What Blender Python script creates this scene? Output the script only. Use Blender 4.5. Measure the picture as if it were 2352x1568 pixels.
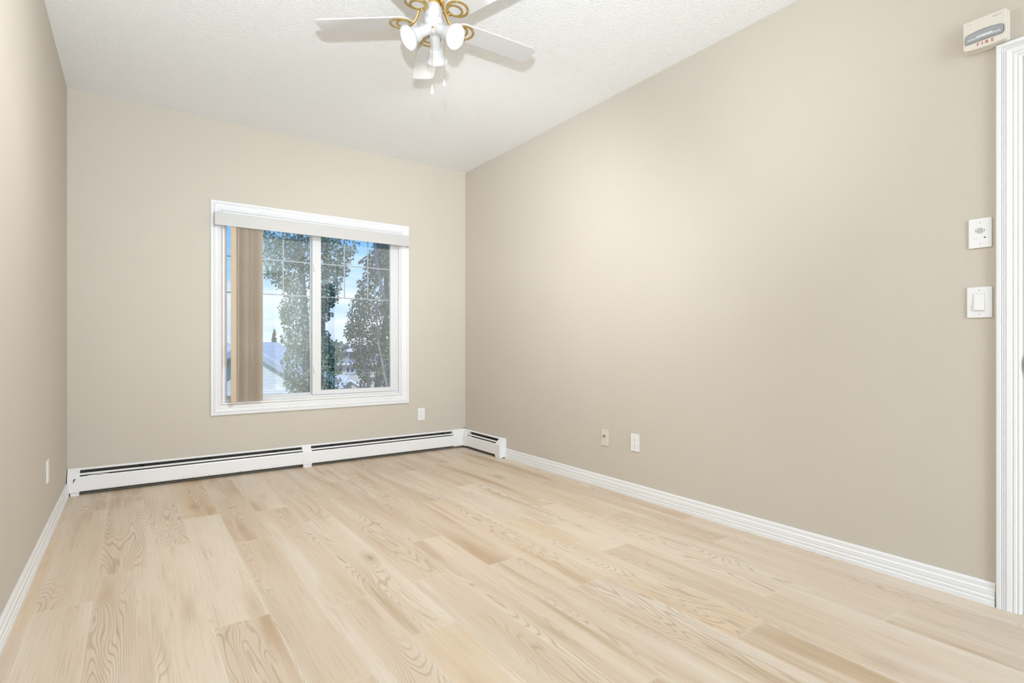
import bpy, bmesh, math, random
from mathutils import Vector, Matrix, noise
random.seed(7)
SC = bpy.context.scene
for o in list(bpy.data.objects): bpy.data.objects.remove(o)
COL = SC.collection
PI = math.pi

# ------------------------------------------------------------------ camera
cam_d = bpy.data.cameras.new('camera'); cam = bpy.data.objects.new('camera', cam_d); COL.objects.link(cam)
cam_d.sensor_width = 36; cam_d.lens = 18.85; cam_d.shift_y = 9.46/2352
cam_d.clip_start = 0.02; cam_d.clip_end = 2000
CX, CY, YAW = -2.705, -4.650, math.radians(35.166)
cam.location = (CX, CY, 1.0); cam.rotation_euler = (PI/2, 0, -YAW)
SC.camera = cam
SC.view_settings.view_transform = 'Standard'; SC.view_settings.look = 'None'
SC.view_settings.gamma = 1; SC.view_settings.use_curve_mapping = False
SC.view_settings.exposure = 0.05

# ------------------------------------------------------------------ world: low sky with wispy cloud
W = bpy.data.worlds.new('sky'); SC.world = W; W.use_nodes = True
nt = W.node_tree; nt.nodes.clear()
def N(t, ty, **kw):
    n = t.nodes.new(ty)
    for k, v in kw.items():
        if k.startswith('_'): n.inputs[k[1:]].default_value = v
        else: setattr(n, k, v)
    return n
def ramp(t, stops, fac=None, interp='LINEAR'):
    r = t.nodes.new('ShaderNodeValToRGB'); r.color_ramp.interpolation = interp
    e = r.color_ramp.elements
    while len(e) < len(stops): e.new(0.5)
    for el, (p, c) in zip(e, stops):
        el.position = p; el.color = (*c, 1) if len(c) == 3 else c
    if fac is not None: t.links.new(fac, r.inputs[0])
    return r
def srgb(r, g, b):
    f = lambda c: (c/255/12.92) if c <= 10 else ((c/255+0.055)/1.055)**2.4
    return (f(r), f(g), f(b))
tc = N(nt, 'ShaderNodeTexCoord'); sep = N(nt, 'ShaderNodeSeparateXYZ'); nt.links.new(tc.outputs['Generated'], sep.inputs[0])
mr = N(nt, 'ShaderNodeMapRange'); mr.inputs[1].default_value = -0.01; mr.inputs[2].default_value = 0.30
nt.links.new(sep.outputs['Z'], mr.inputs[0])
gr = ramp(nt, [(0, srgb(205, 222, 243)), (0.28, srgb(186, 216, 247)), (0.55, srgb(138, 195, 248)), (1, srgb(104, 170, 240))], mr.outputs[0])
mp = N(nt, 'ShaderNodeMapping'); mp.inputs['Scale'].default_value = (2.2, 2.2, 15); nt.links.new(tc.outputs['Generated'], mp.inputs[0])
nz = N(nt, 'ShaderNodeTexNoise', _Scale=1.9, _Detail=6.0, _Roughness=0.55, _Distortion=0.4); nt.links.new(mp.outputs[0], nz.inputs['Vector'])
cr = ramp(nt, [(0.44, (0, 0, 0)), (0.66, (1, 1, 1))], nz.outputs[0])
lowc = ramp(nt, [(0.0, (.95, .95, .95)), (0.42, (.75, .75, .75)), (0.62, (.12, .12, .12)), (1, (.25, .25, .25))], mr.outputs[0])
mm = N(nt, 'ShaderNodeMath', operation='MULTIPLY'); nt.links.new(cr.outputs[0], mm.inputs[0]); nt.links.new(lowc.outputs[0], mm.inputs[1])
mx = N(nt, 'ShaderNodeMix', data_type='RGBA'); nt.links.new(mm.outputs[0], mx.inputs[0]); nt.links.new(gr.outputs[0], mx.inputs[6])
mx.inputs[7].default_value = (*srgb(232, 238, 250), 1)
bg = N(nt, 'ShaderNodeBackground', _Strength=1.45); nt.links.new(mx.outputs[2], bg.inputs[0])
wo = N(nt, 'ShaderNodeOutputWorld'); nt.links.new(bg.outputs[0], wo.inputs[0])

# ------------------------------------------------------------------ lights
def lamp(name, ty, loc, energy, color=(1, 1, 1), **kw):
    d = bpy.data.lights.new(name, ty); d.energy = energy; d.color = color
    for k, v in kw.items(): setattr(d, k, v)
    o = bpy.data.objects.new(name, d); COL.objects.link(o); o.location = loc
    return o
SUN = lamp('sun', 'SUN', (0, 0, 10), 3.2, (1, .97, .92), angle=0.01)
SUN.rotation_euler = Vector((1, .42, -1.0)).to_track_quat('-Z', 'Y').to_euler()
# the camera's flash, a hand above the lens: it throws the fan's sharp shadow on the ceiling
FLASH = lamp('camera_flash', 'SPOT', (-2.715, -4.645, 1.275), 310, (.85, .93, 1), shadow_soft_size=0.022, spot_size=math.radians(105), spot_blend=1.0)
FLASH.rotation_euler = (Vector((-1.6, -2.1, 3.0))-FLASH.location).to_track_quat('-Z', 'Y').to_euler()
# added fill light at a made-up opening in the far wall behind the camera
DAY = lamp('added_rear_fill', 'AREA', (-2.03, -9.05, 1.30), 100, (.87, .95, 1), shape='RECTANGLE', size=1.8, size_y=2.3)
DAY.rotation_euler = Vector((.06, 1, .22)).to_track_quat('-Z', 'Z').to_euler()
# added unseen fill under the ceiling further back, brightens the room
ROOMLAMP = lamp('rear_ceiling_lamp', 'AREA', (-1.1, -6.5, 2.60), 50, (.62, .8, 1), shape='DISK', size=0.5)
# the fan's three reflector bulbs are switched on
FAN_E, FAN_C = 55, (.985, 1, 1)

# ------------------------------------------------------------------ materials
def mat(name, col, rough=.5, spec=.5, metal=0.0, emit=None, es=0.0):
    m = bpy.data.materials.new(name); m.use_nodes = True
    b = m.node_tree.nodes['Principled BSDF']
    b.inputs['Base Color'].default_value = (*col, 1); b.inputs['Roughness'].default_value = rough
    b.inputs['Specular IOR Level'].default_value = spec; b.inputs['Metallic'].default_value = metal
    if emit: b.inputs['Emission Color'].default_value = (*emit, 1); b.inputs['Emission Strength'].default_value = es
    m['b'] = 1
    return m
def bsdf(m): return m.node_tree.nodes['Principled BSDF']
def add_bump(m, scale, strength, dist, detail=2.0, coord='Object', ty='NOISE'):
    t = m.node_tree; c = N(t, 'ShaderNodeTexCoord')
    if ty == 'NOISE': n = N(t, 'ShaderNodeTexNoise', _Scale=scale, _Detail=detail)
    else: n = N(t, 'ShaderNodeTexVoronoi', _Scale=scale)
    t.links.new(c.outputs[coord], n.inputs['Vector'])
    b = N(t, 'ShaderNodeBump', _Strength=strength, _Distance=dist)
    t.links.new(n.outputs[0], b.inputs['Height']); t.links.new(b.outputs[0], bsdf(m).inputs['Normal'])
    return n, b
def vary(m, c1, c2, scale, detail=3.0, stretch=(1, 1, 1), lo=.35, hi=.65):
    t = m.node_tree; c = N(t, 'ShaderNodeTexCoord'); p = N(t, 'ShaderNodeMapping'); p.inputs['Scale'].default_value = stretch
    t.links.new(c.outputs['Object'], p.inputs[0])
    n = N(t, 'ShaderNodeTexNoise', _Scale=scale, _Detail=detail); t.links.new(p.outputs[0], n.inputs['Vector'])
    r = ramp(t, [(lo, c1), (hi, c2)], n.outputs[0]); t.links.new(r.outputs[0], bsdf(m).inputs['Base Color'])
    return r

M_wall = mat('beige_wall_paint', (.625, .575, .50), .62, .25)
vary(M_wall, (.62, .570, .495), (.632, .582, .507), 1.3)
add_bump(M_wall, 260, .12, .002)
M_ceil = mat("stippled_ceiling", (.94, .955, .975), .5, .4)
def build_ceiling(m):
    t = m.node_tree; c = N(t, 'ShaderNodeTexCoord')
    n1 = N(t, 'ShaderNodeTexNoise', _Scale=95.0, _Detail=3.0, _Roughness=.65); n2 = N(t, 'ShaderNodeTexVoronoi', _Scale=125.0)
    for n in (n1, n2): t.links.new(c.outputs['Object'], n.inputs['Vector'])
    a = N(t, 'ShaderNodeMath', operation='MULTIPLY_ADD'); t.links.new(n2.outputs[0], a.inputs[0]); a.inputs[1].default_value = -.5
    t.links.new(n1.outputs[0], a.inputs[2])
    b = N(t, 'ShaderNodeBump', _Strength=.6, _Distance=.006); t.links.new(a.outputs[0], b.inputs['Height'])
    t.links.new(b.outputs[0], bsdf(m).inputs['Normal'])
build_ceiling(M_ceil)
M_trim = mat('white_gloss_trim', (.87, .872, .88), .32, .5)
M_vinyl = mat('white_window_vinyl', (.76, .76, .755), .35, .5)
M_plast = mat('white_plastic', (.86, .86, .865), .3, .5)
M_ivory = mat('ivory_plastic', (.74, .68, .58), .35, .5)
M_bisque = mat('bisque_housing', (.76, .71, .63), .4, .5)
M_heat = mat('white_enamel_steel', (.90, .90, .91), .35, .5)
M_dark = mat('dark_recess', (.012, .012, .012), .8, .2)
M_elem = mat('shade_dark_fins', (.05, .05, .05), .6, .3)  # fins coloured near black to give the shade seen through the slots
M_grey = mat('grey_print', (.25, .23, .22), .6, .3)
M_slot = mat('slot_shadow_plastic', (.2, .2, .2), .6, .3)
M_brass = mat('polished_brass', (.80, .55, .20), .22, .5, 1.0)
M_brass2 = mat('flat_brass', (.62, .44, .16), .38, .5, .85)
M_fan = mat('fan_white_enamel', (.58, .58, .585), .28, .5)
M_blade = mat('fan_blade_white', (.61, .61, .61), .45, .4)
M_bulb = mat('frosted_bulb', (.9, .9, .9), .3, .4, 0, (1, .98, .95), .9)
M_steel = mat('screw_steel', (.6, .6, .6), .3, .5, 1.0)
M_strike = mat('dark_bronze_strike', (.03, .03, .03), .4, .5, .6)
M_red = mat('red_print', srgb(178, 62, 66), .5, .3)
M_vane = mat('pleated_tan_fabric', (.47, .36, .27), .8, .2)
M_vane2 = mat('pale_vane_end', (.62, .50, .36), .6, .3)
M_val = mat('valance_white', (.60, .59, .575), .45, .4)
def fabric(m, a, b_):
    vary(m, a, b_, 3.0, 2.0, (60, 60, 1.2))
    b = bsdf(m); b.inputs['Transmission Weight'].default_value = 0
    t = m.node_tree; out = [n for n in t.nodes if n.type == 'OUTPUT_MATERIAL'][0]
    tr = N(t, 'ShaderNodeBsdfTranslucent'); tr.inputs[0].default_value = (.93, .88, .82, 1)
    ms = N(t, 'ShaderNodeMixShader', _Fac=.5); t.links.new(b.outputs[0], ms.inputs[1]); t.links.new(tr.outputs[0], ms.inputs[2])
    t.links.new(ms.outputs[0], out.inputs[0])
fabric(M_vane, (.84, .75, .64), (.95, .90, .83))
# clear glass that keeps a faint mirror image of the room
M_glass = bpy.data.materials.new('window_glass'); M_glass.use_nodes = True
t = M_glass.node_tree; t.nodes.clear()
tr = N(t, 'ShaderNodeBsdfTransparent'); tr.inputs[0].default_value = (.97, .985, 1, 1)
gl = N(t, 'ShaderNodeBsdfGlossy', _Roughness=.02)
fr = N(t, 'ShaderNodeFresnel', _IOR=2.25); ms = N(t, 'ShaderNodeMixShader'); out = N(t, 'ShaderNodeOutputMaterial')
t.links.new(fr.outputs[0], ms.inputs[0]); t.links.new(tr.outputs[0], ms.inputs[1]); t.links.new(gl.outputs[0], ms.inputs[2]); t.links.new(ms.outputs[0], out.inputs[0])
M_lens = bpy.data.materials.new('strobe_lens'); M_lens.use_nodes = True
t = M_lens.node_tree; t.nodes.clear()
tr = N(t, 'ShaderNodeBsdfTransparent'); tr.inputs[0].default_value = (.93, .94, .95, 1)
gl = N(t, 'ShaderNodeBsdfGlossy', _Roughness=.08); ms = N(t, 'ShaderNodeMixShader', _Fac=.12); out = N(t, 'ShaderNodeOutputMaterial')
t.links.new(tr.outputs[0], ms.inputs[1]); t.links.new(gl.outputs[0], ms.inputs[2]); t.links.new(ms.outputs[0], out.inputs[0])

def build_floor():
    m = mat('oak_vinyl_planks', (.6, .5, .4), .42, .35); t = m.node_tree; L = t.links
    def math_(op, a, b=None, c=None):
        n = t.nodes.new('ShaderNodeMath'); n.operation = op
        for i, v in enumerate((a, b, c)):
            if v is None: continue
            if isinstance(v, (int, float)): n.inputs[i].default_value = v
            else: L.new(v, n.inputs[i])
        return n.outputs[0]
    def comb(x, y, z):
        n = t.nodes.new('ShaderNodeCombineXYZ')
        for i, v in enumerate((x, y, z)):
            if isinstance(v, (int, float)): n.inputs[i].default_value = v
            else: L.new(v, n.inputs[i])
        return n.outputs[0]
    def noise_(v, sc, det=3.0, ro=.5, dist=0.0):
        n = N(t, 'ShaderNodeTexNoise', _Scale=sc, _Detail=det, _Roughness=ro, _Distortion=dist); L.new(v, n.inputs['Vector']); return n.outputs[0]
    def mixc(f, a, b):
        n = N(t, 'ShaderNodeMix', data_type='RGBA')
        if isinstance(f, (int, float)): n.inputs[0].default_value = f
        else: L.new(f, n.inputs[0])
        for i, v in ((6, a), (7, b)):
            if isinstance(v, tuple): n.inputs[i].default_value = (*v, 1)
            else: L.new(v, n.inputs[i])
        return n.outputs[2]
    def mrange(v, a, b, c=0.0, d=1.0, st='SMOOTHSTEP'):
        n = N(t, 'ShaderNodeMapRange', interpolation_type=st)
        L.new(v, n.inputs[0])
        for i, k in enumerate((a, b, c, d)): n.inputs[i+1].default_value = k
        return n.outputs[0]
    g = N(t, 'ShaderNodeNewGeometry'); s = N(t, 'ShaderNodeSeparateXYZ'); L.new(g.outputs['Position'], s.inputs[0])
    X, Y = s.outputs[0], s.outputs[1]
    PW, PL = .181, 1.45
    xs = math_('DIVIDE', math_('ADD', X, 20.03), PW); row = math_('FLOOR', xs); fx = math_('FRACT', xs)
    wn = N(t, 'ShaderNodeTexWhiteNoise', noise_dimensions='1D'); L.new(row, wn.inputs['W'])
    ys = math_('ADD', math_('DIVIDE', math_('ADD', Y, 30.0), PL), wn.outputs['Value']); pl = math_('FLOOR', ys); fy = math_('FRACT', ys)
    w2 = N(t, 'ShaderNodeTexWhiteNoise', noise_dimensions='2D'); L.new(comb(row, pl, 0), w2.inputs['Vector'])
    ws = N(t, 'ShaderNodeSeparateColor'); L.new(w2.outputs['Color'], ws.inputs[0]); r1, r2, r3 = ws.outputs
    ox = math_('MULTIPLY', r1, 37.0); oy = math_('MULTIPLY', r2, 53.0)
    px = math_('ADD', X, ox); py = math_('ADD', Y, oy)
    base = ramp(t, [(0, srgb(206, 182, 155)), (.25, srgb(220, 200, 176)), (.5, srgb(212, 190, 163)), (.75, srgb(226, 209, 188)), (1, srgb(216, 190, 156))], r3).outputs[0]
    # soft blotches along the board
    bl = noise_(comb(math_('MULTIPLY', px, 9.0), math_('MULTIPLY', py, .72), r1), 1.0, 3.5, .56)
    col = mixc(math_('MULTIPLY', mrange(bl, .50, .74), .80), base, srgb(182, 148, 106))
    col = mixc(math_('MULTIPLY', mrange(bl, .49, .28), .60), col, srgb(229, 217, 202))
    # growth rings: contour lines of a stretched height field, cathedral figure
    fld = noise_(comb(math_('MULTIPLY', px, 6.6), math_('MULTIPLY', py, .80), r2), 1.0, 1.8, .42, .25)
    lin = math_('SINE', math_('ADD', math_('MULTIPLY', fld, 290.0), math_('MULTIPLY', noise_(comb(math_('MULTIPLY', px, 60), math_('MULTIPLY', py, 12), 0), 1.0, 2.0), 1.6)))
    lines = mrange(lin, .25, 1.0)
    msk = mrange(noise_(comb(math_('MULTIPLY', px, 6.5), math_('MULTIPLY', py, .75), r3), 1.0, 1.0), .46, .66)
    col = mixc(math_('MULTIPLY', math_('MULTIPLY', lines, msk), .46), col, srgb(158, 124, 88))
    # fine pores
    fg = noise_(comb(math_('MULTIPLY', px, 210.0), math_('MULTIPLY', py, 3.6), 0), 1.0, 5.0, .72)
    col = mixc(math_('MULTIPLY', mrange(fg, .50, .72), .46), col, srgb(168, 142, 112))
    col = mixc(math_('MULTIPLY', mrange(fg, .45, .25), .25), col, srgb(236, 227, 214))
    # knots
    kv = N(t, 'ShaderNodeTexVoronoi', _Scale=1.0); L.new(comb(math_('MULTIPLY', px, 3.4), math_('MULTIPLY', py, 1.25), r2), kv.inputs['Vector'])
    kn = mrange(kv.outputs[0], .17, .0)
    col = mixc(math_('MULTIPLY', kn, .5), col, srgb(158, 122, 82))
    kn2 = mrange(kv.outputs[0], .045, .0)
    col = mixc(math_('MULTIPLY', kn2, .6), col, srgb(120, 90, 62))
    # seams
    ex = math_('MULTIPLY', math_('MINIMUM', fx, math_('SUBTRACT', 1.0, fx)), PW); ey = math_('MULTIPLY', math_('MINIMUM', fy, math_('SUBTRACT', 1.0, fy)), PL)
    e = math_('MINIMUM', ex, ey); seam = mrange(e, .0022, .0004)
    edge = mrange(e, .012, .001)
    col = mixc(math_('MULTIPLY', edge, .20), col, srgb(238, 226, 208))
    col = mixc(math_('MULTIPLY', seam, .16), col, srgb(140, 112, 84))
    col = mixc(.08, col, (.86, .85, .84))
    L.new(col, bsdf(m).inputs['Base Color'])
    h = math_('SUBTRACT', math_('MULTIPLY', fg, .5), math_('ADD', math_('MULTIPLY', seam, .8), math_('MULTIPLY', math_('MULTIPLY', lines, msk), .25)))
    b = N(t, 'ShaderNodeBump', _Strength=.12, _Distance=.001); L.new(h, b.inputs['Height']); L.new(b.outputs[0], bsdf(m).inputs['Normal'])
    return m
M_floor = build_floor()

# ------------------------------------------------------------------ mesh helpers
class MB:
    """collects shapes and links them as ONE mesh object"""
    def __init__(s): s.bm = bmesh.new()
    def box(s, x0, x1, y0, y1, z0, z1, bev=0, seg=2):
        b = bmesh.new(); bmesh.ops.create_cube(b, size=1)
        for v in b.verts:
            v.co = Vector(((x0+x1)/2+v.co.x*abs(x1-x0), (y0+y1)/2+v.co.y*abs(y1-y0), (z0+z1)/2+v.co.z*abs(z1-z0)))
        if bev: bmesh.ops.bevel(b, geom=b.edges[:], offset=bev, segments=seg, affect='EDGES', profile=.6)
        return s._join(b)
    def _join(s, b):
        me = bpy.data.meshes.new('t'); b.to_mesh(me); b.free(); s.bm.from_mesh(me); bpy.data.meshes.remove(me); return s
    def prism(s, pts, h, mtx=None):
        """polygon pts in xy raised from z=0 to h, then moved by mtx"""
        b = bmesh.new(); lo = [b.verts.new((x, y, 0)) for x, y in pts]; hi = [b.verts.new((x, y, h)) for x, y in pts]
        b.faces.new(lo[::-1]); b.faces.new(hi); n = len(pts)
        for i in range(n): b.faces.new((lo[i], lo[(i+1) % n], hi[(i+1) % n], hi[i]))
        if mtx: bmesh.ops.transform(b, matrix=mtx, verts=b.verts)
        bmesh.ops.recalc_face_normals(b, faces=b.faces)
        return s._join(b)
    def lathe(s, prof, mtx=None, n=32, cap=True):
        """prof = [(radius, z)...] turned about z"""
        b = bmesh.new(); rings = []
        for r, z in prof:
            if r < 1e-6: rings.append([b.verts.new((0, 0, z))])
            else: rings.append([b.verts.new((r*math.cos(2*PI*i/n), r*math.sin(2*PI*i/n), z)) for i in range(n)])
        for A, B in zip(rings, rings[1:]):
            for i in range(n):
                j = (i+1) % n
                q = ([A[0]] if len(A) == 1 else [A[i], A[j]]) + ([B[0]] if len(B) == 1 else [B[j], B[i]])
                if len(q) >= 3: b.faces.new(q)
        if cap:
            for R in (rings[0], rings[-1]):
                if len(R) > 2: b.faces.new(R)
        bmesh.ops.recalc_face_normals(b, faces=b.faces)
        if mtx: bmesh.ops.transform(b, matrix=mtx, verts=b.verts)
        return s._join(b)
    def tube(s, path, r, n=10):
        P = [Vector(p) for p in path]; rr = r if isinstance(r, (list, tuple)) else [r]*len(P)
        b = bmesh.new(); rings = []; up = Vector((0, 0, 1))
        for i, p in enumerate(P):
            d = (P[min(i+1, len(P)-1)]-P[max(i-1, 0)]).normalized()
            a = d.cross(up if abs(d.z) < .95 else Vector((1, 0, 0))).normalized(); c = d.cross(a)
            rings.append([b.verts.new(p+(a*math.cos(2*PI*k/n)+c*math.sin(2*PI*k/n))*rr[i]) for k in range(n)])
        for A, B in zip(rings, rings[1:]):
            for k in range(n): b.faces.new((A[k], A[(k+1) % n], B[(k+1) % n], B[k]))
        b.faces.new(rings[0][::-1]); b.faces.new(rings[-1])
        bmesh.ops.recalc_face_normals(b, faces=b.faces)
        return s._join(b)
    def sheet(s, prof, a, b_, fn, th=.0015):
        """open profile [(depth, z)...] swept from a to b_, given thickness; fn(s,d,z)->world"""
        b = bmesh.new(); n = len(prof)
        nor = []
        for i in range(n):
            p0 = Vector(prof[max(i-1, 0)]); p1 = Vector(prof[min(i+1, n-1)]); d = (p1-p0).normalized(); nor.append(Vector((d.y, -d.x)))
        outer = [Vector(p) for p in prof]; inner = [Vector(p)+q*th for p, q in zip(prof, nor)]
        loop = outer+inner[::-1]
        A = [b.verts.new(fn(a, p.x, p.y)) for p in loop]; B = [b.verts.new(fn(b_, p.x, p.y)) for p in loop]
        m = len(loop)
        for i in range(m): b.faces.new((A[i], A[(i+1) % m], B[(i+1) % m], B[i]))
        b.faces.new(A); b.faces.new(B[::-1]); bmesh.ops.recalc_face_normals(b, faces=b.faces)
        return s._join(b)
    def frame(s, x0, x1, z0, z1, prof, fn, sides='LTRB'):
        """mitred moulding round a rectangle (outer edge). prof=[(inset, out)...] closed on the wall side"""
        b = bmesh.new()
        cor = [(x0, z0, 1, 1), (x0, z1, 1, -1), (x1, z1, -1, -1), (x1, z0, -1, 1)]
        def ring(c, flat=False):
            return [b.verts.new(fn(c[0]+c[2]*i, o, c[1]+(0 if flat else c[3]*i))) for i, o in prof]
        op = len(sides) == 3                                   # open at the bottom (door)
        R = [ring(c, op and k in (0, 3)) for k, c in enumerate(cor)]
        segs = [(0, 1), (1, 2), (2, 3)] + ([] if op else [(3, 0)])
        n = len(prof)
        for i, j in segs:
            for k in range(n): b.faces.new((R[i][k], R[i][(k+1) % n], R[j][(k+1) % n], R[j][k]))
        if op: b.faces.new(R[0]); b.faces.new(R[3][::-1])
        bmesh.ops.recalc_face_normals(b, faces=b.faces)
        return s._join(b)
    def build(s, name, m, parent=None, smooth=False, loc=None):
        me = bpy.data.meshes.new(name); s.bm.to_mesh(me); s.bm.free()
        me.materials.append(m); o = bpy.data.objects.new(name, me); COL.objects.link(o)
        if smooth:
            for p in me.polygons: p.use_smooth = True
            try: me.set_sharp_from_angle(angle=math.radians(38))
            except Exception: pass
        if parent: o.parent = parent
        if loc: o.location = loc
        return o
def empty(name, loc, rz=0):
    o = bpy.data.objects.new(name, None); COL.objects.link(o); o.location = loc; o.rotation_euler = (0, 0, rz); o.empty_display_size = .1
    return o
def tag(o, label=None, cat=None, group=None, kind=None):
    if label: o['label'] = label
    if cat: o['category'] = cat
    if group: o['group'] = group
    if kind: o['kind'] = kind
    return o
def struct(o, label=None): o['kind'] = 'structure'; o['category'] = o.name.split('_')[0]; o['label'] = label; return o
def T(x, y, z): return Matrix.Translation((x, y, z))
def orient(p, d):                                              # z axis -> d, placed at p
    return Matrix.Translation(p) @ Vector(d).to_track_quat('Z', 'Y').to_matrix().to_4x4()

# ------------------------------------------------------------------ room shell
RW, RH, RB = 3.073, 2.7226, -9.0
WX0, WX1, WZ0, WZ1 = -2.150, -.690, .548, 2.035               # window opening
DY0, DY1, DZ = -4.95, -4.117, 2.068                            # doorway opening
w = MB(); w.box(-RW-.1, WX0, 0, .14, -.0, RH); w.box(WX1, .12, 0, .14, 0, RH); w.box(WX0, WX1, 0, .14, 0, WZ0); w.box(WX0, WX1, 0, .14, WZ1, RH)
struct(w.build('wall_back', M_wall), 'beige painted wall holding the window and the long baseboard heater')
w = MB(); w.box(0, .12, DY1, 0, 0, RH); w.box(0, .12, RB, DY0, 0, RH); w.box(0, .12, DY0, DY1, DZ, RH)
struct(w.build('wall_right', M_wall), 'long beige painted wall with the fire strobe and switches')
struct(MB().box(-RW-.1, -RW, RB, 0, 0, RH).build('wall_left', M_wall), 'beige painted wall along the left edge of the photo')
w = MB(); w.box(-RW, -2.95, RB-.1, RB, 0, RH); w.box(-1.1, 0, RB-.1, RB, 0, RH); w.box(-2.95, -1.1, RB-.1, RB, 2.5, RH); w.box(-2.95, -1.1, RB-.1, RB, 0, .1)  # opening made up for the fill light; wall kept white for neutral bounce
struct(w.build('wall_front', mat('white_bounce_wall', (.8, .8, .8), .6, .3)), 'white wall behind the camera around the opening added for the fill light')
struct(MB().box(-RW-.1, 4.2, RB-.1, .14, -.08, 0).build('floor', M_floor), 'light oak vinyl plank floor')
struct(MB().box(-RW-.1, 4.2, RB-.1, .14, RH, RH+.1).build('ceiling', M_ceil), 'white stippled ceiling')
M_hall = mat('unlit_hall_tone', (.10, .095, .09), .8, .2)  # dark wall colour stands in for the hall being unlit
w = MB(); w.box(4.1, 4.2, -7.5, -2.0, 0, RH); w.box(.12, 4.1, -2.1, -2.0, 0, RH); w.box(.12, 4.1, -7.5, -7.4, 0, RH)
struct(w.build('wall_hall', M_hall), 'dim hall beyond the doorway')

BASE = [(0, 0), (.016, 0), (.016, .017), (.0125, .021), (.0150, .025), (.0150, .034), (.0115, .0375), (.0130, .042), (.0125, .060), (.0090, .064), (.0095, .080), (.0060, .088), (0, .088)]
def baseboard(name, a, b, fn, label):
    bm = bmesh.new()
    A = [bm.verts.new(fn(a, d, z)) for d, z in BASE]; B = [bm.verts.new(fn(b, d, z)) for d, z in BASE]; n = len(BASE)
    for i in range(n): bm.faces.new((A[i], A[(i+1) % n], B[(i+1) % n], B[i]))
    bm.faces.new(A); bm.faces.new(B[::-1]); bmesh.ops.recalc_face_normals(bm, faces=bm.faces)
    struct(MB()._join(bm).build(name, M_trim), label)
onR = lambda s, d, z: (-d, s, z)
onL = lambda s, d, z: (-RW+d, s, z)
onB = lambda s, d, z: (s, -d, z)
baseboard('baseboard_right', -4.037, -.722, onR, 'white moulded baseboard along the right wall')
baseboard('baseboard_left', RB, -.071, onL, 'white moulded baseboard along the left wall')
baseboard('baseboard_right.001', RB, -5.03, onR, 'white moulded baseboard beyond the doorway')

# moulded casing profile: inset from outer edge, height off the wall
def reeded(wd, h):
    P = [(0, 0), (0, h*.75), (.004, h), (.014, h)]
    for k in range(3):
        q = .017+k*.006; P += [(q, h*.72), (q+.003, h*.92)]
    P += [(.038, h*.86), (wd*.62, h*.80), (wd*.66, h*.62), (wd*.72, h*.80), (wd*.80, h*.74), (wd*.84, h*.5), (wd*.9, h*.66), (wd*.97, h*.55), (wd, h*.35), (wd, 0)]
    return P
# ---- doorway
door = struct(empty('door_1', (0, -4.53, 0)), 'white cased doorway at the right edge of the photo')
def rel(fn, o): return lambda *a: Vector(fn(*a))-Vector(o)
fnd = lambda s, o, z: Vector((-o, -s, z))-Vector((0, -4.53, 0))
MB().frame(4.040, 5.027, 0, 2.145, reeded(.073, .019), fnd, 'LTR').build('door_casing', M_trim, door)
j = MB(); j.box(-.0, .12, .395, .413, 0, DZ); j.box(-.0, .12, -.42, -.402, 0, DZ); j.box(-.0, .12, -.402, .395, DZ-.018, DZ)
j.box(.055, .068, .383, .396, 0, DZ-.018); j.box(.055, .068, -.402, -.39, 0, DZ-.018)
j.build('door_jamb', M_trim, door)
s_ = MB(); s_.box(-.012, .035, .3925, .3952, .895, .965, .0008); s_.tube([(-.012, .394, .905), (-.0165, .397, .935), (-.012, .394, .960)], .0035)
tag(s_.build('strike_plate', M_strike, door), 'dark bronze strike plate')

# ---- window
win = struct(empty('window_1', (-1.42, 0, .548)), 'white sliding window with grille bars in a moulded casing')
wo_ = Vector((-1.42, 0, .548))
def wb(mb, x0, x1, y0, y1, z0, z1, bev=0): return mb.box(x0-wo_.x, x1-wo_.x, y0, y1, z0-wo_.z, z1-wo_.z, bev)
fnw = lambda s, o, z: Vector((s, -o, z))-wo_
MB().frame(-2.232, -.612, .466, 2.109, reeded(.074, .018), fnw).build('window_casing', M_trim, win)
j = MB()
wb(j, WX0, WX0+.012, 0, .14, WZ0, WZ1); wb(j, WX1-.012, WX1, 0, .14, WZ0, WZ1); wb(j, WX0+.012, WX1-.012, 0, .14, WZ0, WZ0+.012); wb(j, WX0+.012, WX1-.012, 0, .14, WZ1-.012, WZ1)
j.build('window_jamb', M_trim, win)
f = MB(); a0, a1, b0, b1 = WX0+.012, WX1-.012, WZ0+.012, WZ1-.012
for (x0, x1, z0, z1) in ((a0, a0+.016, b0, b1), (a1-.02, a1, b0, b1), (a0+.016, a1-.02, b0, b0+.020), (a0+.016, a1-.02, b1-.02, b1)):
    wb(f, x0, x1, .038, .128, z0, z1, .002)
for z in (b0+.020,): wb(f, a0+.016, a1-.02, .060, .066, z, z+.008)
f.build('window_frame', M_vinyl, win)
# fixed left pane, set further out
sl = MB(); L0, L1, Z0, Z1 = a0+.016, -1.452, b0+.02, b1-.02
for (x0, x1, z0, z1) in ((L0, L0+.012, Z0, Z1), (L1-.024, L1, Z0, Z1), (L0+.012, L1-.024, Z0, Z0+.022), (L0+.012, L1-.024, Z1-.03, Z1)):
    wb(sl, x0, x1, .080, .112, z0, z1, .003)
sashL = sl.build('sash', M_vinyl, win)
sr = MB(); R0, R1 = -1.470, a1-.02+.002
for (x0, x1, z0, z1) in ((R0, -1.398, Z0+.002, Z1), (-.771, R1, Z0+.002, Z1), (-1.398, -.771, Z0+.002, .620), (-1.398, -.771, Z1-.035, Z1)):
    wb(sr, x0, x1, .042, .072, z0, z1, .003)
sashR = sr.build('sash', M_vinyl, win)
wb(MB(), L0+.010, L1-.022, .094, .098, Z0+.02, Z1-.028).build('pane', M_glass, sashL)
wb(MB(), -1.400, -.769, .055, .059, .618, Z1-.033).build('pane', M_glass, sashR)
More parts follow.
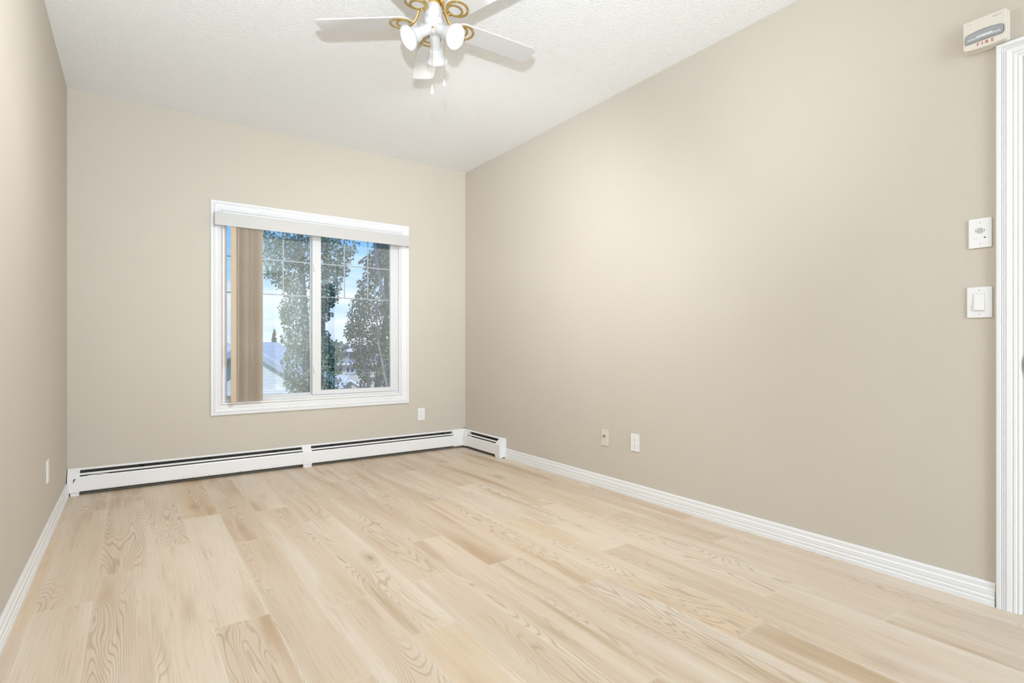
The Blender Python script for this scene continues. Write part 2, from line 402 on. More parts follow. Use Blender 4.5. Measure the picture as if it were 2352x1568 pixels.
ZH1, ZH2 = 1.703, 1.418
def grid(x0, x1, xs, y, ztop, par, dz=0):
    g = MB()
    for z in (ZH1+dz, ZH2+dz): wb(g, x0, x1, y, y+.005, z-.0045, z+.0045, .001)
    for x in xs: wb(g, x-.0045, x+.0045, y, y+.005, ZH2+dz, ztop, .001)
    tag(g.build('grille', M_vinyl, par), 'slim white grille bars')
grid(L0+.01, L1-.022, (-1.905, -1.690), .100, Z1-.028, sashL, .004)
grid(-1.4, -.769, (-1.190, -.979), .061, Z1-.033, sashR)
for z in (1.66, .80):
    l = MB(); wb(l, -1.462, -1.444, .028, .042, z-.032, z+.032, .005); wb(l, -1.458, -1.448, .018, .030, z-.02, z+.006, .003)
    l.build('sash_latch', M_plast, win)

# ------------------------------------------------------------------ vertical blind
bl = tag(empty('vertical_blind', (-1.42, -.045, 1.95)), 'tan pleated vertical blind stacked open at the left of the window', 'blind')
bo = Vector((-1.42, -.045, 1.95))
v = MB(); q = lambda mb, x0, x1, y0, y1, z0, z1, bev=0: mb.box(x0-bo.x, x1-bo.x, y0-bo.y, y1-bo.y, z0-bo.z, z1-bo.z, bev)
q(v, -2.211, -.631, -.074, -.066, 1.910, 2.010, .002); q(v, -2.211, -2.205, -.066, -.022, 1.910, 2.010); q(v, -.637, -.631, -.066, -.022, 1.910, 2.010)
v.build('valance', M_val, bl)
v = MB(); q(v, -2.14, -.70, -.062, -.022, 1.955, 1.995, .002); v.build('headrail', M_val, bl)
def vane_mesh(w_, yaw, curve=.004):
    bm = bmesh.new(); n = 6; zt, zb = 1.952-bo.z, .566-bo.z; rows = []
    for side in (1, -1):
        for z in (zb, zt):
            rows.append([bm.verts.new((curve*math.sin(PI*k/n)+side*.0005, (k/n-.5)*w_, z)) for k in range(n+1)])
    F = bm.faces.new
    for k in range(n):
        F((rows[0][k], rows[0][k+1], rows[1][k+1], rows[1][k])); F((rows[2][k+1], rows[2][k], rows[3][k], rows[3][k+1]))
        F((rows[1][k], rows[1][k+1], rows[3][k+1], rows[3][k])); F((rows[0][k+1], rows[0][k], rows[2][k], rows[2][k+1]))
    F((rows[0][0], rows[1][0], rows[3][0], rows[2][0])); F((rows[0][n], rows[2][n], rows[3][n], rows[1][n]))
    bmesh.ops.recalc_face_normals(bm, faces=bm.faces)
    bmesh.ops.rotate(bm, verts=bm.verts, cent=(0, 0, 0), matrix=Matrix.Rotation(yaw, 3, 'Z'))
    return MB()._join(bm)
v0 = vane_mesh(.060, 0).build('vane', M_vane, bl, smooth=True)
NV = 18
for k in range(NV):
    o = v0 if k == 0 else v0.copy()
    if k: COL.objects.link(o); o.parent = bl
    o.location = (-2.062+k*.0101-bo.x+random.uniform(-.001, .001), -.050-bo.y+.018+random.uniform(-.002, .002), 0)
    o.rotation_euler = (0, 0, math.radians(random.uniform(22, 36)))
v = MB(); v.box(-.0195, .0195, -.0008, .0008, .561-bo.z, 1.952-bo.z)
e_ = v.build('vane', M_vane2, bl, loc=(-2.083-bo.x, -.062-bo.y, 0)); e_.rotation_euler = (0, 0, math.radians(14)); e_['label'] = 'smooth pale tan end vane'
v = MB(); v.tube([(-2.139-bo.x, -.006, 0), (-2.139-bo.x, -.006, 1.0-bo.z)], .0022, 8); v.tube([(-2.139-bo.x, -.006, 1.0-bo.z), (-2.139-bo.x, -.006, .84-bo.z)], .0042, 10)
v.build('wand', M_vane2, bl)

# ------------------------------------------------------------------ wall plates
def screw(mb, x, z, y=-.0062, r=.0024): mb.lathe([(r, 0), (r*.9, .0006), (0, .001)], T(x, y, z) @ Matrix.Rotation(PI/2, 4, 'X'), 12)
def plate_body(w_, h, th=.006): return MB().box(-w_/2, w_/2, -th, 0, -h/2, h/2, .0028, 3)
def outlet(loc, rz, label, m=M_plast):
    t = tag(empty('electrical_outlet', loc, rz), label, 'outlet')
    plate_body(.072, .116).build('cover_plate', m, t)
    for z in (.0195, -.0195):
        r = MB(); n = 20; pts = []
        for k in range(n):
            a = 2*PI*k/n; pts.append((max(-.0135, min(.0135, .0168*math.cos(a))), .0145*math.sin(a)))
        r.prism(pts, .0016, T(0, -.0060, z) @ Matrix.Rotation(PI/2, 4, 'X')); rc = r.build('receptacle', m, t)
        s = MB(); s.box(-.0072, -.0056, -.0080, -.0070, z+.000, z+.0085); s.box(.0056, .0072, -.0080, -.0070, z+.0005, z+.0075)
        s.lathe([(.0026, 0), (.0026, .001)], T(0, -.0070, z-.0068) @ Matrix.Rotation(PI/2, 4, 'X'), 12)
        s.build('slots', M_slot, rc)
    s = MB(); screw(s, 0, 0); s.build('screw', M_plast, t)
outlet((-.482, 0, .352), 0, 'white duplex outlet on the back wall between window and corner')
outlet((0, -2.225, .360), -PI/2, 'white duplex outlet on the right wall, right of the ivory jack plate')
outlet((-RW, -1.010, .353), PI/2, 'white outlet seen edge-on on the left wall above the baseboard')
t = tag(empty('jack_plate', (0, -1.947, .354), -PI/2), 'ivory phone jack plate on the right wall', 'wall plate')
plate_body(.070, .115, .0055).build('cover_plate', M_ivory, t)
for z in (.042, -.042): s = MB(); screw(s, 0, z); s.build('screw', M_ivory, t)
s = MB(); s.tube([(-.011, -.007, .014), (-.009, -.014, .008), (-.002, -.016, .006), (.004, -.008, .010)], .0024, 8); s.lathe([(.006, 0), (.006, .003)], T(-.002, -.0055, .014) @ Matrix.Rotation(PI/2, 4, 'X'), 14)
s.build('coax_connector', M_slot, t)
# rocker switch
t = tag(empty('light_switch', (0, -3.989, 1.169), -PI/2), 'white rocker light switch beside the door casing', 'switch')
plate_body(.077, .120).build('cover_plate', M_plast, t)
s = MB()
for a in ((-.0185, .0185, .0335, .0350), (-.0185, .0185, -.0350, -.0335), (-.0185, -.0168, -.0335, .0335), (.0168, .0185, -.0335, .0335)): s.box(a[0], a[1], -.0072, -.0055, a[2], a[3])
s.build('switch_frame', M_plast, t)
r = MB(); r.prism([(0, -.0325), (.004, -.0325), (.0055, -.030), (.0022, .032), (0, .0325)], .032, Matrix(((0, 0, 1, -.016), (-1, 0, 0, -.0058), (0, 1, 0, 0), (0, 0, 0, 1))))
r.build('rocker', M_plast, t)
for z in (.0475, -.0475): s = MB(); screw(s, 0, z); s.build('screw', M_steel, t)
# intercom / buzzer plate
t = tag(empty('intercom_plate', (0, -3.991, 1.439), -PI/2), 'white buzzer plate with round slotted grille above the light switch', 'intercom')
plate_body(.071, .115).build('cover_plate', M_plast, t)
g = MB()
for k, h in zip(range(-2, 3), (.010, .020, .0235, .020, .010)): g.box(k*.0062-.0011, k*.0062+.0011, -.0066, -.0058, .0095-h/2, .0095+h/2, .0003)
g.build('speaker_grille', M_slot, t)
g = MB(); g.lathe([(.0024, 0), (.0024, .0008)], T(.0150, -.0060, -.0185) @ Matrix.Rotation(PI/2, 4, 'X'), 12); g.build('microphone_hole', M_dark, t)
g = MB()
for x in (-.018, -.010): g.box(x-.002, x+.002, -.0063, -.0058, -.0205, -.0185)
g.build('printed_mark', mat('pale_print', (.6, .6, .6), .5, .3), t)
for z in (.0415, -.0415): s = MB(); screw(s, 0, z); s.build('screw', M_steel, t)

# fire strobe: local origin at left-bottom of the front face
t = tag(empty('fire_strobe', (0, -4.012, 2.208), -PI/2), 'bisque fire alarm strobe lettered FIRE, high beside the door casing', 'fire alarm')
FW, D = .0645, .040
n = 14; low = [(-FW+.004, -.0555)]+[(-FW+.008+(2*FW-.016)*k/n, -.0575-.0045*math.sin(PI*k/n)) for k in range(n+1)]+[(FW-.004, -.0555), (FW, -.050), (FW, .053), (FW-.003, .056), (-FW+.003, .056), (-FW, .053), (-FW, -.050)]
hb = MB(); RX = Matrix.Rotation(PI/2, 4, 'X')
b = bmesh.new()
rings = []
for (y, sc_) in ((0, 1.03), (-.010, 1.03), (-.012, 1.0), (-D+.003, 1.0), (-D, .97)):
    rings.append([b.verts.new((x*sc_, y, z*sc_)) for x, z in low])
for A, B in zip(rings, rings[1:]):
    for i in range(len(low)): b.faces.new((A[i], A[(i+1) % len(low)], B[(i+1) % len(low)], B[i]))
b.faces.new(rings[0]); b.faces.new(rings[-1][::-1]); bmesh.ops.recalc_face_normals(b, faces=b.faces)
hb._join(b).build('housing', M_bisque, t)
# lens: straight lower edge, arched top
arc = [(-.056, -.033), (.054, -.033), (.0575, -.026), (.0575, -.010)]+[(.0575-.0155*(1-math.cos(a*PI/12))-.0*a, -.010+.013*math.sin(a*PI/12)) for a in range(1, 7)]+[(.02, .0065), (0, .0075), (-.02, .0065)]+[(-.0395-.018*math.sin(a*PI/12), -.010+.013*math.cos(a*PI/12)) for a in range(0, 7)]+[(-.0575, -.026)]
rim = MB(); rim.prism(arc, .0012, T(0, -D, 0) @ RX); rf = rim.build('reflector', mat('strobe_reflector', (.38, .38, .375), .4, .5, .2), t)
tube_ = MB(); tube_.tube([(x, -D-.0015, z) for x, z in arc+[arc[0]]], .0013, 6); tube_.build('lens_rim', mat('lens_rim_grey', (.26, .26, .255), .4, .4), t)
fl = MB(); fl.tube([(-.05, -D-.003, -.021), (.048, -D-.003, -.021)], .0035, 10); fl.tube([(-.022, -D-.004, -.019), (.026, -D-.004, -.018)], .0055, 10)
for k in range(9): fl.box(-.020+k*.005, -.018+k*.005, -D-.0085, -D-.002, -.025, -.013)
fl.build('flash_tube', mat('flash_tube_glass', (.8, .8, .82), .12, .6, .2), t)
ln = MB(); ln.prism([(x*.99, z) for x, z in arc], .006, T(0, -D-.003, 0) @ RX); ln.build('lens', M_lens, t)
def text_mesh(txt, size, name, m, parent, loc, sp=1.0):
    c = bpy.data.curves.new('txt', 'FONT'); c.body = txt; c.size = size; c.extrude = .0003; c.align_x = 'CENTER'; c.space_character = sp
    o = bpy.data.objects.new('txt', c); COL.objects.link(o)
    me = bpy.data.meshes.new_from_object(o.evaluated_get(bpy.context.evaluated_depsgraph_get())); bpy.data.objects.remove(o)
    me.materials.clear(); me.materials.append(m)
    ob = bpy.data.objects.new(name, me); COL.objects.link(ob); ob.parent = parent; ob.location = loc; ob.rotation_euler = (PI/2, 0, 0)
    return ob
text_mesh('FIRE', .0175, 'fire_lettering', M_red, t, (0.003, -D-.0004, -.0515), 1.75)
g = MB(); g.box(.026, .052, -D-.0003, -D+.0001, .0415, .0428); g.box(.026, .030, -D-.0003, -D+.0001, .0400, .0428); tag(g.build('printed_mark', M_grey, t))
g = MB(); g.box(-.056, -.036, -D-.0003, -D+.0001, .0415, .0422); g.build('printed_mark', mat('pale_grey_print', (.45, .42, .40), .6, .3), t)

# ------------------------------------------------------------------ baseboard heater
ht = tag(empty('baseboard_heater', (-1.5, 0, 0)), 'white hydronic baseboard heater along the back wall turning the right corner', 'heater')
def hB(s, d, z): return (s+1.5, -d, z)
def hR(s, d, z): return (-d+1.5, s, z)
def lerp(a, b, k): return (a[0]+(b[0]-a[0])*k, a[1]+(b[1]-a[1])*k)
TP, BT = (.016, .172), (.066, .122)                            # sloped top
def sec(a, b, fn, nm_):
    top = MB().sheet([(.001, .168), (.010, .174), TP, lerp(TP, BT, .18), (lerp(TP, BT, .18)[0]-.003, lerp(TP, BT, .18)[1]-.003)], a, b, fn)
    top.build('top_cover', M_heat, ht)
    p0, p1 = lerp(TP, BT, .55), lerp(TP, BT, .72)
    MB().sheet([(p0[0]-.001, p0[1]-.003), p0, p1, (p1[0]-.002, p1[1]-.004)], a, b, fn).build('damper', M_heat, ht)
    p2 = lerp(TP, BT, .92)
    MB().sheet([(p2[0]-.004, p2[1]-.005), p2, (.066, .118), (.067, .030), (.060, .024)], a, b, fn).build('front_panel', M_heat, ht)
    MB().sheet([(.002, .166), (.002, .004)], a, b, fn, -.001).build('back_plate', mat('shaded_back_plate', (.09, .085, .075), .7, .2), ht)  # plate's dark colour stands in for the shade inside the heater
    MB().sheet([(.008, .105), (.055, .085), (.058, .045), (.010, .045)], a, b, fn, .001).build('fin_housing', M_elem, ht)
sec(-3.008, -.150, hB, 'a'); sec(-.640, -.120, hR, 'b')
def cap(mb, a, b, fn, g=.0022, foot=False, z0=.022):
    pr = [(.0005, z0), (.0005, .170+g), (.010, .174+g), (TP[0]+g*.4, TP[1]+g), (BT[0]+g, BT[1]+g*.3), (.067+g, .118), (.068+g, z0)]
    bm = bmesh.new(); A = [bm.verts.new(fn(a, d, z)) for d, z in pr]; B = [bm.verts.new(fn(b, d, z)) for d, z in pr]; k = len(pr)
    for i in range(k): bm.faces.new((A[i], A[(i+1) % k], B[(i+1) % k], B[i]))
    bm.faces.new(A); bm.faces.new(B[::-1]); bmesh.ops.recalc_face_normals(bm, faces=bm.faces); mb._join(bm)
    return mb
def foot(mb, a, b, fn):
    pr = [(.030, .0), (.066, .0), (.066, .020), (.030, .020)]
    bm = bmesh.new(); A = [bm.verts.new(fn(a, d, z)) for d, z in pr]; B = [bm.verts.new(fn(b, d, z)) for d, z in pr]
    for i in range(4): bm.faces.new((A[i], A[(i+1) % 4], B[(i+1) % 4], B[i]))
    bm.faces.new(A); bm.faces.new(B[::-1]); bmesh.ops.recalc_face_normals(bm, faces=bm.faces); mb._join(bm); return mb
c = cap(MB(), -3.068, -3.003, hB); foot(c, -3.052, -3.006, hB); ec = c.build('end_cap', M_heat, ht)
c = MB(); bm = bmesh.new(); vs = [bm.verts.new(hB(s, .0707, z)) for s, z in ((-3.034, .112), (-3.025, .118), (-3.027, .105), (-3.033, .098), (-3.036, .080), (-3.037, .100))]; bm.faces.new(vs)
r_ = bmesh.ops.extrude_face_region(bm, geom=bm.faces[:]); bmesh.ops.translate(bm, verts=[v for v in r_['geom'] if isinstance(v, bmesh.types.BMVert)], vec=(0, .0012, 0))
tag(c._join(bm).build('paint_chip_mark', mat('bare_metal_chip', (.09, .085, .06), .7, .2), ec), 'dark chipped spot')
c = cap(MB(), -1.572, -1.502, hB); foot(c, -1.570, -1.504, hB); c.build('splice_cover', M_heat, ht)
c = cap(MB(), -.165, -.001, hB); cap(c, -.125, -.001, hR); c.build('corner_cover', M_heat, ht)
c = cap(MB(), -.722, -.645, hR, .0022, False, .010); foot(c, -.712, -.650, hR); c.build('end_cap', M_heat, ht)
for x in (-2.66, -2.24, -1.78, -1.33, -.80, -.27):
    k = MB(); p0, p1 = lerp(TP, BT, .20), lerp(TP, BT, .56)
    k.sheet([(p0[0]-.002, p0[1]-.004), (p1[0]-.002, p1[1]-.004)], x-.011, x+.011, hB, .002); k.build('bracket', M_dark, ht)
rnd = random.Random(3)
for i in range(16):
    x = rnd.uniform(-2.75, -1.62); z = .031+abs(rnd.gauss(0, .003)); r = rnd.uniform(.0008, .0022)
    MB().box(x+1.5-r*1.6, x+1.5+r*1.6, -.0688, -.0668, z-r*.6, z+r*.6).build('paint_chip', M_dark, ht)
k = MB(); pr = random.Random(5)
k.tube([(1.5-.030+.007*math.cos(a*.9)*(1-a/30)+.0012*a, -.012-.0004*a, .178+.006+.0045*math.sin(a*1.3)) for a in range(16)], .0016, 6)
tag(k.build('wire', mat('dull_wire', (.2, .17, .13), .5, .4, .5), ht), 'curl of loose dark wire on the corner cover')
# torn paint strip in the slot by the left end cap
k = MB(); k.tube([hB(-2.965, .058, .125), hB(-2.90, .056, .131), hB(-2.84, .058, .124), hB(-2.87, .062, .121), hB(-2.93, .061, .123)], .0016, 6); k.build('loose_strip', M_heat, ht)

# ------------------------------------------------------------------ ceiling fan
FX, FY, ZB = -1.607, -2.481, 2.450
fan = tag(empty('ceiling_fan', (FX, FY, RH)), 'white five-blade ceiling fan with brass blade irons and three spotlights', 'fan')
def fz(z): return z-RH
mo = MB(); mo.lathe([(.0, fz(2.530)), (.060, fz(2.530)), (.080, fz(2.534)), (.088, fz(2.548)), (.090, fz(2.60)), (.084, fz(2.66)), (.088, fz(2.72)), (.088, fz(2.7225)), (0, fz(2.7225))], None, 48)
mo.build('motor_housing', M_fan, fan, True)
h = MB(); h.lathe([(.0, fz(2.538)), (.052, fz(2.538)), (.055, fz(2.532)), (.050, fz(2.526)), (.036, fz(2.524)), (0, fz(2.524))], None, 40)
for k in range(20):
    a = 2*PI*k/20; h.tube([(.044*math.cos(a), .044*math.sin(a), fz(2.529)), (.050*math.cos(a), .050*math.sin(a), fz(2.521))], .0035, 6)
h.build('rotor_ring', M_brass, fan, True)
h = MB(); h.lathe([(0, fz(2.528)), (.030, fz(2.528)), (.030, fz(2.512)), (.038, fz(2.510)), (.0412, fz(2.502)), (.0412, fz(2.458)), (.042, fz(2.455)), (.042, fz(2.448)), (.040, fz(2.440)), (.033, fz(2.418)), (.024, fz(2.402)), (.019, fz(2.394)), (0, fz(2.392))], None, 40)
h.build('switch_housing', M_fan, fan, True)
cF = Vector((math.sin(YAW), math.cos(YAW), 0)); cR = Vector((math.cos(YAW), -math.sin(YAW), 0))
for a in (-.60, .75, 2.6):
    d = -cF*math.cos(a)+cR*math.sin(a); h = MB(); h.lathe([(.0032, 0), (.003, .002), (0, .003)], orient(d*.0405+Vector((0, 0, fz(2.460))), d), 10)
    h.build('screw', M_steel, fan)
# blades with irons
BR0, BR1, BW, BP = .100, .530, .0570, math.radians(-6.8)
def blade_mesh():
    out_ = []
    n = 8; rr = .030
    for k in range(n+1):                                        # tip corners
        a = -PI/2+PI/2*k/n; out_.append((BR1-rr+rr*math.cos(a), -BW+rr+rr*math.sin(a)))
    for k in range(n+1):
        a = PI/2*k/n; out_.append((BR1-rr+rr*math.cos(a), BW-rr+rr*math.sin(a)))
    r2 = .045
    for k in range(n+1):
        a = PI/2+PI/2*k/n; out_.append((BR0+r2+r2*math.cos(a), BW-.003-r2+r2*math.sin(a)))
    for k in range(n+1):
        a = PI+PI/2*k/n; out_.append((BR0+r2+r2*math.cos(a), -BW+.003+r2+r2*math.sin(a)))
    return MB().prism(out_, .0055)
def ell(cx, a, b, n=40, t0=0, t1=2*PI): return [(cx+a*math.cos(t0+(t1-t0)*k/n), b*math.sin(t0+(t1-t0)*k/n)) for k in range(n+1)]
def band(mb, o, i, z, th):
    b = bmesh.new(); n = len(o)
    V = [[b.verts.new((p[0], p[1], zz)) for p in L_] for L_ in (o, i) for zz in (z, z+th)]
    oz0, oz1, iz0, iz1 = V
    for k in range(n-1):
        b.faces.new((oz0[k], oz0[k+1], oz1[k+1], oz1[k])); b.faces.new((iz0[k], iz1[k], iz1[k+1], iz0[k+1]))
        b.faces.new((oz0[k], iz0[k], iz0[k+1], oz0[k+1])); b.faces.new((oz1[k], oz1[k+1], iz1[k+1], iz1[k]))
    bmesh.ops.remove_doubles(b, verts=b.verts, dist=1e-6); bmesh.ops.recalc_face_normals(b, faces=b.faces); mb._join(b)
blade0 = iron0 = None
for k in range(5):
    ang = math.radians(141.6+72*k)
    if k == 0:
        bl0 = blade_mesh().build('blade', M_blade, fan)
        im = MB(); band(im, ell(.150, .051, .051), ell(.150, .040, .040), -.0032, .0028)
        band(im, ell(.1345, .036, .037), ell(.1345, .026, .028), -.0034, .0030)
        im.box(.092, .106, -.014, .014, -.0034, -.0002)
        ir0 = im.build('blade_iron', M_brass2, fan)
        am = MB(); am.tube([(.046, 0, fz(2.528)-fz(ZB)), (.058, 0, .066), (.067, 0, .050), (.073, 0, .030), (.082, 0, .012), (.092, 0, .002), (.104, 0, -.002)], [.0075, .007, .0062, .0058, .0058, .0065, .006], 12)
        ar0 = am.build('iron_arm', M_brass, ir0, True)
        M_bs = mat('bright_brass_screw', (.95, .85, .6), .15, .5, 1.0); scs = []
        for (x, y) in ((.181, .034), (.181, -.034), (.104, 0)):
            scs.append(MB().lathe([(.0038, 0), (.003, .002), (0, .003)], T(x, y, -.0032) @ Matrix.Rotation(PI, 4, 'X'), 10).build('screw', M_bs, ir0))
        B_, I_, A_ = bl0, ir0, ar0
    else:
        B_ = bl0.copy(); I_ = ir0.copy(); A_ = ar0.copy(); cs = [q_.copy() for q_ in scs]
        for o in [B_, I_, A_]+cs: COL.objects.link(o)
        B_.parent = fan; I_.parent = fan; A_.parent = I_
        for o in cs: o.parent = I_
    R_ = Matrix.Rotation(ang, 4, 'Z')
    B_.matrix_local = T(0, 0, fz(ZB)) @ R_ @ Matrix.Rotation(BP, 4, 'X')
    I_.matrix_local = T(0, 0, fz(ZB)) @ R_ @ Matrix.Rotation(BP, 4, 'X')
    A_.matrix_local = Matrix.Rotation(-BP*.0, 4, 'X')
# spotlights
J = Vector((0, 0, fz(2.431)))
for az, el, pw in ((0, 40, 1.4), (122, 34, .62), (-122, 36, .9)):
    d = (cF*math.cos(math.radians(az))+cR*math.sin(math.radians(az)))*math.cos(math.radians(el))+Vector((0, 0, -math.sin(math.radians(el))))
    M_ = orient(J, d)
    sh = MB(); sh.lathe([(.0, .018), (.021, .018), (.0235, .024), (.0235, .060), (.0225, .088), (.0300, .090), (.0330, .096), (.0350, .122), (.0365, .128), (.0500, .142), (.0525, .147), (.0520, .150), (.0480, .148), (.034, .134), (.030, .11), (0, .108)], None, 40)
    so = sh.build('spotlight_shade', M_fan, fan, True); so.matrix_local = M_
    bb = MB(); bb.lathe([(.0, .125), (.030, .126), (.040, .138), (.0425, .146), (.038, .153), (.024, .160), (.010, .1625), (0, .163)], None, 36)
    bo_ = bb.build('bulb', M_bulb, so, True)
    ll = lamp('bulb_light', 'SPOT', (0, 0, 0), FAN_E*pw, FAN_C, spot_size=math.radians(150), spot_blend=.8, shadow_soft_size=.035)
    ll.location = Vector((FX, FY, RH))+J+d*.172; ll.rotation_euler = d.to_track_quat('-Z', 'Y').to_euler()
# pull chains
def chain(p, top, bot, pull):
    c = MB(); n = int((top-bot)/.0024)
    c.tube([(p.x, p.y, top-(top-bot)*k/n) for k in range(n+1)], [.0011 if k % 2 else .0005 for k in range(n+1)], 6)
    co = c.build('pull_chain', M_brass, fan)
    q_ = MB(); q_.lathe([(0, bot), (.0022, bot), (.0035, bot-pull*.25), (.0068, bot-pull*.75), (.0070, bot-pull*.93), (.0050, bot-pull), (0, bot-pull)], T(p.x, p.y, 0), 16)
    q_.build('pull_knob', M_plast, co, True)
chain(cR*-.0013-cF*.036, fz(2.410), fz(2.151), .042)
chain(cR*.046+cF*.012, fz(2.440), fz(2.199), .030)
s = MB(); s.lathe([(.005, 0), (.0055, .004), (.003, .009), (0, .010)], orient(-cF*.026+Vector((0, 0, fz(2.412))), -cF), 14); s.build('chain_collar', M_brass, fan, True)

# ------------------------------------------------------------------ outside
def out(r, d, z): return Vector((CX, CY, 0))+cR*r+cF*d+Vector((0, 0, z))     # yard frame: r to the right, d outwards
YR = -YAW
def leafmat(name, a, b_):
    m = mat(name, a, .55, .3); t = m.node_tree; oi = N(t, 'ShaderNodeNewGeometry')
    r = ramp(t, [(0, a), (.5, tuple((x+y)/2 for x, y in zip(a, b_))), (1, b_)], oi.outputs['Random Per Island']); t.links.new(r.outputs[0], bsdf(m).inputs['Base Color'])
    outn = [n for n in t.nodes if n.type == 'OUTPUT_MATERIAL'][0]
    tl = N(t, 'ShaderNodeBsdfTranslucent'); t.links.new(r.outputs[0], tl.inputs[0]); ms = N(t, 'ShaderNodeMixShader', _Fac=.30)
    t.links.new(bsdf(m).outputs[0], ms.inputs[1]); t.links.new(tl.outputs[0], ms.inputs[2]); t.links.new(ms.outputs[0], outn.inputs[0])
    return m
M_leaf1 = leafmat('aspen_leaves', (.18, .25, .21), (.47, .55, .40))
M_leaf2 = leafmat('dark_aspen_leaves', (.15, .20, .165), (.42, .48, .35))
M_bark = mat('pale_grey_bark', (.30, .32, .34), .8, .2); add_bump(M_bark, 30, .5, .01)
def interp(tab, z):
    if z <= tab[0][0]: return tab[0][1:]
    for a, b in zip(tab, tab[1:]):
        if z <= b[0]:
            k = (z-a[0])/(b[0]-a[0]); return [a[i]+(b[i]-a[i])*k for i in range(1, len(a))]
    return tab[-1][1:]
def tree(name, base, tab, nleaf, lsize, ml, stems, label, seed, group=None, gap=.0, depthk=.75):
    """tab rows: z, left edge, right edge (r offsets from the base in the yard frame)"""
    t = tag(empty(name, base, YR), label, 'tree', group); rg = random.Random(seed)
    tk = MB(); bz = base.z
    for st in stems: tk.tube([(p[0], p[1], p[2]-bz) for p in st], [p[3] for p in st], 8)
    tk.build('trunk', M_bark, t, True)
    zl, zh = tab[0][0], tab[-1][0]
    for k in range(34 if nleaf > 5000 else 8):
        st = rg.choice(stems); z = rg.uniform(max(zl, st[0][2]+.2), zh*.9)
        px_, py_ = interp([(p[2], p[0], p[1]) for p in st], z); lo, hi = interp(tab, z+.5); tx = rg.uniform(lo, hi)*.9; ty = rg.uniform(-.4, .4)*min(1, hi-lo)
        br = MB(); br.tube([(px_, py_, z-bz), ((px_+tx)/2, (py_+ty)/2, z+.25-bz), (tx, ty, z+.65-bz)], [.014, .009, .004], 5); br.build('branch', M_bark, t)
    verts, faces = [], []; cnt = 0
    while cnt < nleaf:
        z = rg.uniform(zl, zh); lo, hi = interp(tab, z); cx = (lo+hi)/2; hw = (hi-lo)/2
        if rg.random() > hw/1.2+.25: continue
        a = rg.uniform(0, 2*PI); rad = rg.random()**.42*(1+.16*noise.noise(Vector((a*1.2, z*2.6, seed)))+.10*noise.noise(Vector((a*3, z*7, seed))))
        x = cx+math.cos(a)*rad*hw; y = math.sin(a)*rad*hw*depthk
        nv = noise.noise(Vector((x*2.9, y*2.9, z*2.6+seed*3)))
        if nv < -.10+gap: continue
        s_ = lsize*rg.uniform(.7, 1.25); c_ = Vector((x, y, z-bz))
        ax = Vector((rg.gauss(0, 1), rg.gauss(0, 1), rg.gauss(-.7, .7))).normalized(); nr = Vector((rg.gauss(0, 1), rg.gauss(-.6, 1), rg.gauss(.4, .8)))
        sd = ax.cross(nr).normalized(); nn = sd.cross(ax)
        i0 = len(verts)
        for (u, v_, w_) in ((0, 0, 0), (.30, .42, .10), (.62, .40, .10), (1, 0, 0), (.62, -.40, .10), (.30, -.42, .10)):
            verts.append(c_+ax*(u*s_)+sd*(v_*s_)+nn*(w_*s_))
        faces += [(i0, i0+1, i0+2, i0+3), (i0, i0+3, i0+4, i0+5)]; cnt += 1
    me = bpy.data.meshes.new('foliage'); me.from_pydata(verts, [], faces); me.materials.append(ml)
    o = bpy.data.objects.new('foliage', me); COL.objects.link(o); o.parent = t
    return t
def pxr(px, d): return (px-1176)/1231.5*d
def pyz(py, d): return 1+(793.5-py)/1231.5*d
def table(rows, d, r0): return [(pyz(y, d), pxr(a, d)-r0, pxr(b, d)-r0) for y, a, b in rows]
dA = 8.6; rA = pxr(706, dA)
tA = table([(1120, 640, 790), (1000, 640, 800), (900, 668, 788), (850, 645, 788), (800, 656, 792), (750, 654, 768), (710, 640, 768), (670, 645, 782), (630, 612, 800), (590, 598, 806), (550, 586, 820), (500, 590, 815), (400, 620, 790), (300, 665, 750), (250, 700, 715)], dA, rA)
sA = [[(.10, 0, -3.0, .11), (.02, 0, -.6, .085), (-.03, .02, 1.2, .065), (-.12, 0, 2.6, .04), (-.14, 0, 4.3, .015)],
      [(.12, .05, -3.0, .08), (.16, .08, 0.0, .06), (.24, .05, 1.8, .045), (.34, .05, 3.6, .015)]]
tree('aspen_tree', out(rA, dA, -3.0), tA, 30000, .039, M_leaf1, sA, 'leafy grey-green tree filling the middle of the window', 11)
dB = 9.6; rB = pxr(888, dB)
tB = table([(1100, 800, 980), (950, 826, 985), (900, 838, 980), (870, 826, 975), (820, 806, 975), (760, 797, 975), (710, 802, 975), (670, 824, 970), (630, 822, 965), (600, 834, 960), (570, 848, 955), (530, 864, 950), (400, 870, 930), (330, 895, 910)], dB, rB)
sB = [[(-.22, 0, -3.0, .09), (-.16, 0, .3, .06), (.0, 0, 1.6, .045), (-.02, 0, 2.8, .035), (.05, 0, 4.2, .012)],
      [(-.18, .05, -3.0, .07), (-.24, -.30, .35, .03), (-.38, -.35, .95, .018), (-.42, -.3, 1.5, .01)],
      [(.0, -.05, -3.0, .07), (.12, -.40, .25, .03), (-.03, -.42, 1.0, .02), (-.1, -.4, 1.7, .012)],
      [(.18, -.3, 1.4, .02), (.02, -.42, 1.95, .028), (-.08, -.45, 2.5, .03), (-.14, -.4, 3.3, .015)]]
tree('aspen_tree', out(rB, dB, -3.0), tB, 30000, .039, M_leaf2, sB, 'darker leafy tree at the right of the window with pale thin stems', 23)

# ground of the yards
M_lawn = mat('lawn', (.10, .16, .07), .9, .1); vary(M_lawn, (.07, .12, .05), (.16, .22, .10), 3)
g_ = MB().box(-60, 60, -2, 150, -3.3, -3.0).build('ground', M_lawn); struct(g_, 'lawn outside below the window'); g_['category'] = 'ground'

